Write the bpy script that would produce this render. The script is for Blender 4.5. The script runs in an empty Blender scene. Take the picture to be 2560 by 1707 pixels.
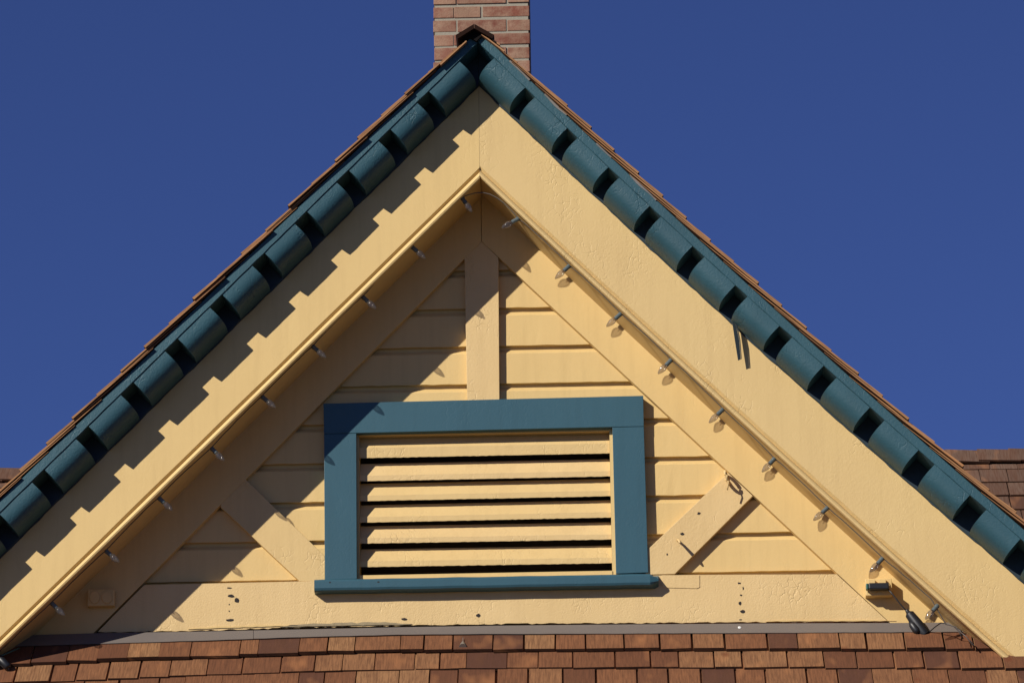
import bpy, bmesh, math, random
from mathutils import Vector, Matrix
random.seed(7)
scene = bpy.context.scene
COL = scene.collection
R_ = math.radians

# ------------------------------------------------------------------ camera
FPX = 11500.0            # focal length in photo pixels (photo 2560 wide)
PITCH, YAW, ROLL = R_(17.5), 0.018, 0.014
CAM = Vector((0.426, -16.73, 1.60))
F0 = Vector((-math.sin(YAW)*math.cos(PITCH), math.cos(YAW)*math.cos(PITCH), math.sin(PITCH)))
R0 = Vector((math.cos(YAW), math.sin(YAW), 0))
U0 = R0.cross(F0)
RC = R0*math.cos(ROLL) - U0*math.sin(ROLL)
UC = R0*math.sin(ROLL) + U0*math.cos(ROLL)
cam_data = bpy.data.cameras.new('camera')
cam_data.sensor_width = 36.0
cam_data.lens = 36.0*FPX/2560.0
cam_data.clip_start = 0.1
cam_data.clip_end = 2000
cam = bpy.data.objects.new('camera', cam_data)
COL.objects.link(cam)
cam.matrix_world = Matrix(((RC.x, UC.x, -F0.x, CAM.x), (RC.y, UC.y, -F0.y, CAM.y), (RC.z, UC.z, -F0.z, CAM.z), (0, 0, 0, 1)))
scene.camera = cam

# ------------------------------------------------------------------ light
LIGHT_DIR = Vector((0.98, 1.0, -0.785)).normalized()
SUN_EL = math.asin(-LIGHT_DIR.z)
SUN_AZ = math.atan2(-LIGHT_DIR.x, -LIGHT_DIR.y)
world = bpy.data.worlds.new('World')
scene.world = world
world.use_nodes = True
wn = world.node_tree
bg = wn.nodes['Background']
sky = wn.nodes.new('ShaderNodeTexSky')
sky.sky_type = 'NISHITA'
sky.sun_disc = False
sky.sun_elevation = SUN_EL
sky.sun_rotation = SUN_AZ % (2*math.pi)
sky.altitude = 1500
sky.air_density = 0.75
sky.dust_density = 0.0
sky.ozone_density = 8.0
tint = wn.nodes.new('ShaderNodeMix')
tint.data_type = 'RGBA'
tint.blend_type = 'MULTIPLY'
tint.inputs[0].default_value = 1.0
tint.inputs[7].default_value = (1.20, 1.00, 1.33, 1)
wn.links.new(sky.outputs[0], tint.inputs[6])
wn.links.new(tint.outputs[2], bg.inputs[0])
bg.inputs[1].default_value = 0.05
sun_data = bpy.data.lights.new('sun', 'SUN')
sun_data.energy = 5.0
sun_data.angle = R_(0.5)
sun_data.color = (1.0, 0.93, 0.82)
sun = bpy.data.objects.new('sun', sun_data)
COL.objects.link(sun)
sun.rotation_euler = (-LIGHT_DIR).to_track_quat('Z', 'Y').to_euler()
sun.location = (-8, -10, 14)
vs = scene.view_settings
vs.view_transform = 'Standard'
vs.look = 'None'
vs.exposure = 0.135
vs.gamma = 1.0
vs.use_curve_mapping = False

# ------------------------------------------------------------------ measuring helpers
def ray(px, py):
    return F0 + RC*((px-1280.0)/FPX) + UC*((853.5-py)/FPX)
def P(px, py, Y):
    d = ray(px, py)
    return CAM + d*((Y-CAM.y)/d.y)
def Pplane(px, py, p0, nrm):
    d = ray(px, py)
    return CAM + d*((p0-CAM).dot(nrm)/d.dot(nrm))
def project(p):
    v = p - CAM
    z = v.dot(F0)
    return 1280+FPX*v.dot(RC)/z, 853.5-FPX*v.dot(UC)/z
def interp(pts, x):
    if x <= pts[0][0]:
        a, b = pts[0], pts[1]
    elif x >= pts[-1][0]:
        a, b = pts[-2], pts[-1]
    else:
        for a, b in zip(pts, pts[1:]):
            if a[0] <= x <= b[0]:
                break
    return a[1]+(b[1]-a[1])*(x-a[0])/(b[0]-a[0])

# ------------------------------------------------------------------ object helpers
def link(name, mesh, mat=None, parent=None, loc=None):
    o = bpy.data.objects.new(name, mesh)
    COL.objects.link(o)
    if mat:
        if not mesh.materials:
            mesh.materials.append(mat)
    if parent:
        o.parent = parent
    if loc is not None:
        o.location = loc
    return o
def finish(bm, name, mat, parent=None, smooth=False, bevel=0.0, origin=None, recalc=True):
    if recalc:
        bmesh.ops.recalc_face_normals(bm, faces=bm.faces[:])
    if bevel > 0:
        ed = [e for e in bm.edges if len(e.link_faces) == 2 and e.calc_face_angle(0) > 0.6]
        bmesh.ops.bevel(bm, geom=ed, offset=bevel, segments=2, affect='EDGES', profile=0.6)
    if origin is None:
        n = len(bm.verts)
        c = Vector((0, 0, 0))
        for v in bm.verts:
            c += v.co
        origin = c/max(n, 1)
    bmesh.ops.translate(bm, verts=bm.verts[:], vec=-Vector(origin))
    me = bpy.data.meshes.new(name)
    bm.to_mesh(me)
    bm.free()
    if smooth:
        for p in me.polygons:
            p.use_smooth = True
    return link(name, me, mat, parent, origin)
def empty(name, loc):
    o = bpy.data.objects.new(name, None)
    COL.objects.link(o)
    o.location = loc
    o.empty_display_size = 0.1
    return o
def tag(o, label, cat, group=None):
    o['label'] = label
    o['category'] = cat
    if group:
        o['group'] = group
    return o
# parenting with the empties at origin: parts keep world coordinates
def prism(bm, pts, y0, y1):
    """pts: list of (x, z); extruded between y0 and y1"""
    a = [bm.verts.new((x, y0, z)) for x, z in pts]
    b = [bm.verts.new((x, y1, z)) for x, z in pts]
    n = len(pts)
    bm.faces.new(a)
    bm.faces.new(b[::-1])
    for i in range(n):
        j = (i+1) % n
        bm.faces.new((a[i], b[i], b[j], a[j]))
def pxprism(bm, pxs, Yf, Yb):
    pts = []
    for (x, y) in pxs:
        p = P(x, y, Yf)
        pts.append((p.x, p.z))
    prism(bm, pts, Yf, Yb)
    return pts
def box(bm, x0, x1, y0, y1, z0, z1):
    prism(bm, [(x0, z0), (x1, z0), (x1, z1), (x0, z1)], y0, y1)
def extrude_x(bm, prof, x0, x1, seg=0.05, jit=None, cap=True):
    """prof: list of (y,z); jit: function(i_profile, x) -> (dy,dz)"""
    n = max(1, int(math.ceil((x1-x0)/seg)))
    rings = []
    for k in range(n+1):
        x = x0+(x1-x0)*k/n
        ring = []
        for i, (y, z) in enumerate(prof):
            dy, dz = jit(i, x) if jit else (0, 0)
            ring.append(bm.verts.new((x, y+dy, z+dz)))
        rings.append(ring)
    m = len(prof)
    for a, b in zip(rings, rings[1:]):
        for i in range(m):
            j = (i+1) % m
            bm.faces.new((a[i], a[j], b[j], b[i]))
    if cap:
        bm.faces.new(rings[0][::-1])
        bm.faces.new(rings[-1])
def tube(bm, pts, r, seg=8, cap=True):
    rings = []
    for i, p in enumerate(pts):
        a = pts[max(i-1, 0)]
        b = pts[min(i+1, len(pts)-1)]
        t = (Vector(b)-Vector(a)).normalized()
        ref = Vector((0, 0, 1)) if abs(t.z) < 0.9 else Vector((0, 1, 0))
        u = t.cross(ref).normalized()
        v = t.cross(u)
        rr = r[i] if isinstance(r, (list, tuple)) else r
        rings.append([bm.verts.new(Vector(p)+u*rr*math.cos(2*math.pi*k/seg)+v*rr*math.sin(2*math.pi*k/seg)) for k in range(seg)])
    for a, b in zip(rings, rings[1:]):
        for k in range(seg):
            j = (k+1) % seg
            bm.faces.new((a[k], a[j], b[j], b[k]))
    if cap:
        bm.faces.new(rings[0][::-1])
        bm.faces.new(rings[-1])

def wob(seed, amp, f=1.0):
    ph = [(random.Random(seed*7+i).uniform(0, 6.28), random.Random(seed*13+i).uniform(5, 90)*f) for i in range(5)]
    return lambda x: amp*sum(math.sin(p+w*x) for p, w in ph)/3.0

# ------------------------------------------------------------------ materials
def new_mat(name):
    m = bpy.data.materials.new(name)
    m.use_nodes = True
    nt = m.node_tree
    b = nt.nodes['Principled BSDF']
    return m, nt, b
def noise(nt, vec, scale, detail=4, rough=0.55, dist=0.0):
    n = nt.nodes.new('ShaderNodeTexNoise')
    n.inputs['Scale'].default_value = scale
    n.inputs['Detail'].default_value = detail
    n.inputs['Roughness'].default_value = rough
    n.inputs['Distortion'].default_value = dist
    nt.links.new(vec, n.inputs['Vector'])
    return n.outputs[0]
def ramp(nt, fac, stops):
    r = nt.nodes.new('ShaderNodeValToRGB')
    e = r.color_ramp.elements
    while len(e) < len(stops):
        e.new(0.5)
    for el, (p, c) in zip(e, stops):
        el.position = p
        el.color = c if len(c) == 4 else (*c, 1)
    nt.links.new(fac, r.inputs[0])
    return r.outputs[0]
def mix(nt, fac, a, b, mode='MIX'):
    n = nt.nodes.new('ShaderNodeMix')
    n.data_type = 'RGBA'
    n.blend_type = mode
    for sock, v in ((n.inputs[0], fac), (n.inputs[6], a), (n.inputs[7], b)):
        if isinstance(v, (int, float)):
            sock.default_value = v
        elif isinstance(v, (tuple, list)):
            sock.default_value = v if len(v) == 4 else (*v, 1)
        else:
            nt.links.new(v, sock)
    return n.outputs[2]
def mathn(nt, op, a, b=0.0, clamp=False):
    n = nt.nodes.new('ShaderNodeMath')
    n.operation = op
    n.use_clamp = clamp
    for s, v in ((n.inputs[0], a), (n.inputs[1], b)):
        if isinstance(v, (int, float)):
            s.default_value = v
        else:
            nt.links.new(v, s)
    return n.outputs[0]
def bump(nt, bsdf, h, strength, dist, prev=None):
    b = nt.nodes.new('ShaderNodeBump')
    b.inputs['Strength'].default_value = strength
    b.inputs['Distance'].default_value = dist
    nt.links.new(h, b.inputs['Height'])
    if prev is not None:
        nt.links.new(prev, b.inputs['Normal'])
    nt.links.new(b.outputs[0], bsdf.inputs['Normal'])
    return b.outputs[0]
def geo_pos(nt):
    return nt.nodes.new('ShaderNodeNewGeometry').outputs['Position']
def mapping(nt, vec, scale=(1, 1, 1), rot=(0, 0, 0)):
    m = nt.nodes.new('ShaderNodeMapping')
    m.inputs['Scale'].default_value = scale
    m.inputs['Rotation'].default_value = rot
    nt.links.new(vec, m.inputs['Vector'])
    return m.outputs[0]

K = 0.82
def kk(c):
    return tuple(v*K for v in c)
def paint(name, base, dark, crack=0.5, rough=0.55, fine=0.35, chips=0.0, tilt=0.0):
    m, nt, b = new_mat(name)
    base, dark = kk(base), kk(dark)
    pos = geo_pos(nt)
    n1 = noise(nt, pos, 3.0, 3)
    n2 = noise(nt, pos, 45.0, 5, 0.65)
    c = mix(nt, ramp(nt, n1, [(0.3, (0, 0, 0)), (0.75, (1, 1, 1))]), base, dark)
    c = mix(nt, mathn(nt, 'MULTIPLY', n2, 0.16), c, (dark[0]*0.7, dark[1]*0.68, dark[2]*0.65))
    streak = noise(nt, mapping(nt, pos, (26, 26, 1.8)), 1.0, 5, 0.65)
    c = mix(nt, ramp(nt, streak, [(0.48, (0, 0, 0)), (0.78, (0.22, 0.22, 0.22))]), c, (dark[0]*0.62, dark[1]*0.58, dark[2]*0.55))
    # crackled old paint: cell edges, only in patches
    warp = nt.nodes.new('ShaderNodeVectorMath')
    warp.operation = 'ADD'
    nz = nt.nodes.new('ShaderNodeTexNoise')
    nz.inputs['Scale'].default_value = 30
    nt.links.new(pos, nz.inputs['Vector'])
    sc = nt.nodes.new('ShaderNodeVectorMath')
    sc.operation = 'SCALE'
    sc.inputs['Scale'].default_value = 0.035
    nt.links.new(nz.outputs[1], sc.inputs[0])
    nt.links.new(mapping(nt, pos, (1, 1, 0.7), (0, tilt, 0)), warp.inputs[0])
    nt.links.new(sc.outputs[0], warp.inputs[1])
    vo = nt.nodes.new('ShaderNodeTexVoronoi')
    vo.feature = 'DISTANCE_TO_EDGE'
    vo.inputs['Scale'].default_value = 38
    nt.links.new(warp.outputs[0], vo.inputs['Vector'])
    edge = ramp(nt, vo.outputs['Distance'], [(0.0, (1, 1, 1)), (0.07, (0, 0, 0))])
    mask = ramp(nt, noise(nt, pos, 5.5, 4, 0.7), [(0.50, (0, 0, 0)), (0.66, (1, 1, 1))])
    ck = mathn(nt, 'MULTIPLY', edge, mask)
    lump = ramp(nt, noise(nt, pos, 70.0, 6, 0.7), [(0.42, (0, 0, 0)), (0.68, (1, 1, 1))])
    mask2 = ramp(nt, noise(nt, pos, 2.6, 4, 0.7), [(0.38, (0, 0, 0)), (0.7, (1, 1, 1))])
    lm = mathn(nt, 'MULTIPLY', lump, mask2)
    h1 = bump(nt, b, noise(nt, pos, 140.0, 5, 0.6), fine, 0.0012)
    h2 = bump(nt, b, lm, 0.22*crack+0.06, 0.0022, h1)
    h3 = bump(nt, b, ck, crack, -0.0016, h2)
    if chips > 0:
        ch = ramp(nt, noise(nt, pos, 22.0, 6, 0.75), [(0.735, (0, 0, 0)), (0.75, (1, 1, 1))])
        c = mix(nt, mathn(nt, 'MULTIPLY', ch, chips), c, (0.10, 0.085, 0.06))
    nt.links.new(c, b.inputs['Base Color'])
    b.inputs['Roughness'].default_value = rough
    b.inputs['Specular IOR Level'].default_value = 0.35
    return m

YEL = (0.79, 0.567, 0.243)
YELD = (0.755, 0.535, 0.225)
M_yellow = paint('yellow_house_paint', YEL, YELD, crack=0.22, fine=0.25)
M_yellow_old = paint('old_crackled_yellow_paint', (0.765, 0.555, 0.25), (0.73, 0.52, 0.232), crack=0.7, fine=0.22)
M_yellow_rough = paint('rough_flaking_yellow_paint', (0.80, 0.58, 0.28), (0.73, 0.52, 0.24), crack=0.8, fine=0.6, chips=0.5)
M_teal = paint('teal_window_paint', (0.040, 0.116, 0.160), (0.036, 0.106, 0.148), crack=0.15, rough=0.45, fine=0.2)
M_teal_dark = paint('dark_teal_moulding_paint', (0.032, 0.106, 0.142), (0.026, 0.089, 0.122), crack=0.9, rough=0.55, fine=0.6)

def uvmap(nt):
    u = nt.nodes.new('ShaderNodeUVMap')
    u.uv_map = 'UVMap'
    return u.outputs[0]
def cedar(name, tones, dirt=0.4):
    m, nt, b = new_mat(name)
    tones = [(p, kk(c)) for p, c in tones]
    uv = uvmap(nt)
    grain = noise(nt, mapping(nt, uv, (1, 0.06, 1)), 160.0, 5, 0.65)
    broad = noise(nt, mapping(nt, uv, (1, 0.25, 1)), 14.0, 3)
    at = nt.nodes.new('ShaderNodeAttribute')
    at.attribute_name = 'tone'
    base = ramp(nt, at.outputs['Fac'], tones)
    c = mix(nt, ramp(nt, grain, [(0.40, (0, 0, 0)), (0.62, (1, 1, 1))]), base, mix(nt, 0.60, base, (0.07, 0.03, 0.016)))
    c = mix(nt, ramp(nt, broad, [(0.45, (0, 0, 0)), (0.75, (dirt, dirt, dirt))]), c, (0.12, 0.05, 0.026))
    orange = noise(nt, mapping(nt, uv, (1, 0.4, 1)), 9.0, 2)
    c = mix(nt, ramp(nt, orange, [(0.58, (0, 0, 0)), (0.8, (0.5, 0.5, 0.5))]), c, (0.44, 0.19, 0.075))
    # knots and stains
    kn = nt.nodes.new('ShaderNodeTexVoronoi')
    kn.inputs['Scale'].default_value = 4.5
    nt.links.new(mapping(nt, uv, (1, 0.7, 1)), kn.inputs['Vector'])
    c = mix(nt, ramp(nt, kn.outputs['Distance'], [(0.03, (0.75, 0.75, 0.75)), (0.10, (0, 0, 0))]), c, (0.12, 0.035, 0.015))
    nt.links.new(c, b.inputs['Base Color'])
    b.inputs['Roughness'].default_value = 0.8
    b.inputs['Specular IOR Level'].default_value = 0.2
    bump(nt, b, grain, 0.45, 0.0015)
    return m
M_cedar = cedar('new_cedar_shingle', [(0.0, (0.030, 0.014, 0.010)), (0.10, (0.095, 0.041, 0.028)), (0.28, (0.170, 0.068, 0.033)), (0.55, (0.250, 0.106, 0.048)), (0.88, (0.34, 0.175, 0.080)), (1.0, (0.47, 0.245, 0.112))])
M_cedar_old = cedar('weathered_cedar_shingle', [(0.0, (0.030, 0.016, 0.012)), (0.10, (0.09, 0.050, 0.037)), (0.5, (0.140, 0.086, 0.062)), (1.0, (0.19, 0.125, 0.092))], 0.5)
def simple(name, col, rough=0.6, metal=0.0, n=0.0, nscale=30, bmp=0.0, spec=0.5):
    m, nt, b = new_mat(name)
    col = kk(col)
    b.inputs['Roughness'].default_value = rough
    b.inputs['Metallic'].default_value = metal
    b.inputs['Specular IOR Level'].default_value = spec
    if n > 0 or bmp > 0:
        pos = geo_pos(nt)
        nn = noise(nt, pos, nscale, 5, 0.6)
        c = mix(nt, nn, (*[v*(1-n) for v in col],), (*[min(1, v*(1+n)) for v in col],))
        nt.links.new(c, b.inputs['Base Color'])
        if bmp > 0:
            bump(nt, b, noise(nt, pos, nscale*3, 4), bmp, 0.002)
    else:
        b.inputs['Base Color'].default_value = (*col, 1)
    return m
M_flash = simple('galvanised_flashing', (0.165, 0.142, 0.130), 0.55, 0.0, 0.10, 6, 0.05)
M_deck = simple('dark_roof_deck_wood', (0.045, 0.028, 0.02), 0.9, 0, 0.3, 20, 0.2)
M_dark = simple('ridge_gap_shade', (0.010, 0.008, 0.008), 0.95, spec=0.1)  # near-black shade colour for the filler under the ridge cap
M_ridge = simple('dark_ridge_cap_wood', (0.022, 0.010, 0.007), 0.95, 0, 0.35, 60, 0.3, spec=0.1)
M_mortar = simple('grey_mortar', (0.33, 0.30, 0.24), 0.95, 0, 0.2, 60, 0.6)
M_ground = simple('ground_paving', (0.06, 0.056, 0.05), 0.9, 0, 0.25, 1.2, 0.3)
M_grass = simple('lawn_green', (0.05, 0.075, 0.025), 0.95, 0, 0.4, 3, 0.4)
M_black = simple('black_rubber', (0.009, 0.011, 0.016), 0.45, 0, 0.2, 60, 0.1)
M_green = simple('green_plug_plastic', (0.02, 0.10, 0.08), 0.4)
M_navy = simple('navy_gap_shade', (0.010, 0.028, 0.044), 0.7, 0, 0.3, 30)  # shade in the gaps between dentil blocks, put into the backing colour
M_hole = simple('dark_hole', (0.02, 0.015, 0.014), 0.9)
M_rawwood = simple('bare_weathered_wood', (0.34, 0.27, 0.16), 0.9, 0, 0.3, 80, 0.4)
M_iron = simple('dark_painted_iron', (0.02, 0.03, 0.032), 0.4, 0.3, 0.2, 60, 0.2)
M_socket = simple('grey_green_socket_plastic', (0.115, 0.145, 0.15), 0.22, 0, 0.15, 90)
M_wire = simple('grey_cord', (0.10, 0.085, 0.075), 0.45)
M_lead = simple('grey_metal_strip', (0.33, 0.31, 0.28), 0.45, 0.5, 0.2, 40)
# brick
m, nt, b = new_mat('red_brick')
pos = geo_pos(nt)
oi = nt.nodes.new('ShaderNodeObjectInfo')
base = ramp(nt, oi.outputs['Random'], [(0.0, (0.15, 0.045, 0.032)), (0.4, (0.19, 0.068, 0.046)), (0.75, (0.26, 0.13, 0.09)), (1.0, (0.31, 0.18, 0.12))])
c = mix(nt, ramp(nt, noise(nt, pos, 13, 5, 0.65), [(0.38, (0, 0, 0)), (0.66, (0.85, 0.85, 0.85))]), base, (0.34, 0.23, 0.16))
c = mix(nt, ramp(nt, noise(nt, pos, 5, 4, 0.7), [(0.42, (0, 0, 0)), (0.7, (0.55, 0.55, 0.55))]), c, (0.15, 0.085, 0.055))
c = mix(nt, ramp(nt, noise(nt, pos, 60, 4, 0.6), [(0.5, (0, 0, 0)), (0.8, (0.5, 0.5, 0.5))]), c, (0.15, 0.05, 0.04))
nt.links.new(c, b.inputs['Base Color'])
b.inputs['Roughness'].default_value = 0.85
b.inputs['Specular IOR Level'].default_value = 0.2
bump(nt, b, noise(nt, pos, 120, 5, 0.7), 0.5, 0.004)
M_brick = m
# clear lamp glass: thin blown shell, mostly see-through with bright glints
m, nt, b = new_mat('clear_bulb_glass')
nt.nodes.remove(b)
out = nt.nodes['Material Output']
tr = nt.nodes.new('ShaderNodeBsdfTransparent')
tr.inputs[0].default_value = (0.73, 0.71, 0.70, 1)
gl = nt.nodes.new('ShaderNodeBsdfGlossy')
gl.inputs['Roughness'].default_value = 0.05
fr = nt.nodes.new('ShaderNodeFresnel')
fr.inputs['IOR'].default_value = 1.5
mx = nt.nodes.new('ShaderNodeMixShader')
nt.links.new(mathn(nt, 'MINIMUM', fr.outputs[0], 0.30), mx.inputs[0])
nt.links.new(tr.outputs[0], mx.inputs[1])
nt.links.new(gl.outputs[0], mx.inputs[2])
df = nt.nodes.new('ShaderNodeBsdfDiffuse')
df.inputs[0].default_value = (0.75, 0.75, 0.78, 1)
mx2 = nt.nodes.new('ShaderNodeMixShader')
mx2.inputs[0].default_value = 0.035
nt.links.new(mx.outputs[0], mx2.inputs[1])
nt.links.new(df.outputs[0], mx2.inputs[2])
nt.links.new(mx2.outputs[0], out.inputs[0])
M_glass = m

# ------------------------------------------------------------------ setting
bm = bmesh.new()
bmesh.ops.create_grid(bm, x_segments=1, y_segments=1, size=1500)
g = finish(bm, 'ground', M_grass, origin=(0, 0, 0), recalc=False)
g['kind'] = 'structure'
bm = bmesh.new()
box(bm, -14, 14, -26, -0.6, 0.0, 0.012)
g = finish(bm, 'forecourt', M_ground, origin=(0, -13, 0))
g['kind'] = 'structure'

# ------------------------------------------------------------------ house
YB = -0.270              # face of the barge boards
YT = -0.030              # face of the trim boards on the wall
house = empty('house', (0, 0, 0))
tag(house, 'yellow wooden house gable with teal dentil moulding, louvred vent and brick chimney', 'house')

class Rake:
    """curve of the top edge of a barge board, measured on its face"""
    def __init__(s, sg):
        s.sg = sg
        s.st = []
        for i in range(0, 77):
            u = i*20.0
            if sg > 0:
                yt = 213+0.970*u-0.0000417*u*u
                yb = 447+0.952*u-0.0000245*u*u
            else:
                yt = 213+0.9875*u-0.0000020*u*u
                yb = 448+0.993*u-0.0000075*u*u
            s.st.append((P(1198+sg*u, yt, YB), P(1198+sg*u, yb, YB)))
        s.arc = [0.0]
        for a, b in zip(s.st, s.st[1:]):
            s.arc.append(s.arc[-1]+(b[0]-a[0]).length)
        s.L = s.arc[-1]
    def at(s, d):
        if d < 0:
            O, T, N, W = s.at(0.0)
            return O+T*d, T, N, W
        d = min(d, s.L-1e-6)
        lo = 0
        while s.arc[lo+1] < d:
            lo += 1
        t = (d-s.arc[lo])/(s.arc[lo+1]-s.arc[lo])
        O = s.st[lo][0].lerp(s.st[lo+1][0], t)
        B = s.st[lo][1].lerp(s.st[lo+1][1], t)
        i0, i1 = max(lo-2, 0), min(lo+3, len(s.st)-1)
        T = (s.st[i1][0]-s.st[i0][0]).normalized()      # pointing down the slope
        N = Vector((-T.z*s.sg, 0, T.x*s.sg))
        W = (O.z-B.z)*abs(N.z)
        return O, T, N, W
    def pt(s, d, n, b, mitre=False):
        O, T, N, W = s.at(d)
        nn = n if n >= 0 else n*W/W0
        return O + N*nn + Vector((0, -b, 0))
    def inv(s, px, n, b):
        """distance along the rake whose point (n,b) appears at column px"""
        lo, hi = 0.0, s.L-1e-4
        for _ in range(40):
            mid = (lo+hi)/2
            x = project(s.pt(mid, n, b))[0]
            if (x-px)*s.sg < 0:
                lo = mid
            else:
                hi = mid
        return lo
W0 = 0.2600
RK = {+1: Rake(+1), -1: Rake(-1)}
ZCUT = P(2525, 1646, YB).z
XA = P(1198, 330, YB).x
def clip(bm, z):
    r = bmesh.ops.bisect_plane(bm, geom=bm.verts[:]+bm.edges[:]+bm.faces[:], plane_co=(0, 0, z), plane_no=(0, 0, 1), clear_inner=True)
    ed = [e for e in r['geom_cut'] if isinstance(e, bmesh.types.BMEdge)]
    if ed:
        bmesh.ops.holes_fill(bm, edges=ed, sides=0)
def sweep(bm, rk, prof, d0=0.0, d1=None, step=0.16, mitre=True, jit=None):
    d1 = rk.L if d1 is None else d1
    if mitre:
        d0 = -0.36
    n = max(1, int(round((d1-d0)/step)))
    rings = []
    for k in range(n+1):
        d = d0+(d1-d0)*k/n
        ring = []
        for i, (nn, b) in enumerate(prof):
            j = jit(i, d) if jit else (0, 0)
            ring.append(bm.verts.new(rk.pt(d, nn+j[0], b+j[1], mitre and k == 0)))
        rings.append(ring)
    m = len(prof)
    for a, c in zip(rings, rings[1:]):
        for i in range(m):
            j = (i+1) % m
            bm.faces.new((a[i], a[j], c[j], c[i]))
    bm.faces.new(rings[0][::-1])
    bm.faces.new(rings[-1])
    if mitre:       # cut the mitre on the vertical plane through the peak
        r = bmesh.ops.bisect_plane(bm, geom=bm.verts[:]+bm.edges[:]+bm.faces[:], plane_co=(XA+0.0004*rk.sg, 0, 0), plane_no=(rk.sg, 0, 0), clear_inner=True)
        ed = [e for e in r['geom_cut'] if isinstance(e, bmesh.types.BMEdge)]
        if ed:
            bmesh.ops.holes_fill(bm, edges=ed, sides=0)

NF, BF = 0.085, 0.1305      # dentil blocks: height along the rake normal, projection
NT = 0.1195                 # top of the fillet
for sg in (1, -1):
    rk = RK[sg]
    # barge board with a V groove and a bead on its lower edge
    bm = bmesh.new()
    w = W0
    prof = [(NT-0.002, 0.0), (NT-0.002, -0.024), (-w+0.004, -0.024), (-w+0.001, -0.012), (-w, -0.003), (-w+0.003, 0.004), (-w+0.009, 0.006),
            (-w+0.015, 0.003), (-w+0.020, -0.003), (-w+0.0235, -0.011), (-w+0.033, 0.0)]
    wv = wob(3+sg, 0.0009)
    sweep(bm, rk, prof, jit=lambda i, d: (wv(d+i) if i in (8, 9, 10) else 0, 0), step=0.05 if sg > 0 else 0.1)
    clip(bm, ZCUT)
    o = finish(bm, 'barge_board', M_yellow_old if sg > 0 else M_yellow, house)
    o['label'] = 'wide yellow barge board on the right slope, paint crackled' if sg > 0 else 'wide yellow barge board on the left slope, shadowed by the dentils'
    # soffit between barge board and wall
    bm = bmesh.new()
    sweep(bm, rk, [(-w+0.009, -0.0245), (-w+0.009, -0.275), (-w+0.024, -0.275), (-w+0.024, -0.0245)])
    clip(bm, ZCUT-0.5)
    finish(bm, 'soffit', M_yellow, house)
    # dentil moulding: fillet + backing strip, blocks as its parts
    bm = bmesh.new()
    fw = wob(9+sg, 0.0008)
    sweep(bm, rk, [(NF, 0.003), (NF, BF+0.002), (NF+0.002, BF+0.004), (NT-0.002, BF+0.004), (NT, BF+0.002), (NT, 0.003)], step=0.04,
          jit=lambda i, d: (fw(d) if i in (1, 2) else 0, 0))
    clip(bm, ZCUT)
    mould = finish(bm, 'dentil_moulding', M_teal_dark, house)
    bm = bmesh.new()
    sweep(bm, rk, [(-0.0038, 0.0008), (-0.0030, 0.0042), (0.001, 0.007), (NF-0.001, 0.007), (NF-0.001, 0.0008)], step=0.03, jit=lambda i, d: (wob(31, 0.0022, 1.5)(d) if i < 2 else 0, 0))
    clip(bm, ZCUT)
    finish(bm, 'moulding_backing', M_navy, house)
    if sg > 0:
        starts = [1312.5, 1418, 1521, 1624, 1731.5, 1838, 1948.7, 2059, 2175, 2296, 2424.6, 2551, 2680]
        wid = lambda x: interp([(1312, 25), (1840, 31), (2060, 33), (2300, 41), (2680, 43)], x)
        gaps = [(x, x+wid(x)) for x in starts]
        edges = [1223.0]
        for a, c_ in gaps:
            edges += [a, c_]
        blocks = [(edges[i], edges[i+1]) for i in range(0, len(edges)-1, 2)]
    else:
        starts = [1042.5, 945.6, 841, 736, 629.7, 523.4, 412, 301, 189, 78.7, -34, -147]
        wid = lambda x: interp([(-147, 32), (80, 32), (560, 32), (1042, 29.5)], x)
        edges = [1148.0]
        for x in starts:
            edges += [x+wid(x), x]
        blocks = [(edges[i], edges[i+1]) for i in range(0, len(edges)-1, 2)]
    for k, (pa, pb) in enumerate(blocks):
        da, db = rk.inv(pa, NF, BF), rk.inv(pb, NF, BF)
        prof = []
        for t in range(0, 15):
            a = math.pi/2*t/14
            ex = 2/3.1
            prof.append((NF*(1-max(0, math.cos(a))**ex)*0.985+0.0005, 0.008+(BF-0.008)*math.sin(a)**ex))
        prof.append((NF-0.0005, BF))
        prof.append((NF-0.0005, 0.008))
        bm = bmesh.new()
        jw = wob(40+k*3+sg, 0.0007)
        sweep(bm, rk, prof, da, db, step=0.03, mitre=False, jit=lambda i, d: (jw(d), jw(d+1.3)*0.6))
        clip(bm, ZCUT)
        if len(bm.verts) < 8:
            bm.free()
            continue
        o = finish(bm, 'dentil_block', M_teal_dark, mould, bevel=0.0)
        o.location = o.location - mould.location
        for p in o.data.polygons:
            p.use_smooth = abs(p.normal.x) < 2 and len(p.vertices) == 4
        try:
            o.data.set_sharp_from_angle(angle=R_(35))
        except Exception:
            pass
    # roof deck behind the moulding
    bm = bmesh.new()
    sweep(bm, rk, [(0.098, -0.001), (0.098, -5.0), (NT-0.0005, -5.0), (NT-0.0005, -0.001)], step=0.4)
    clip(bm, ZCUT)
    deck = finish(bm, 'gable_roof', M_deck, house)
    RK[sg].deck = deck

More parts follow.
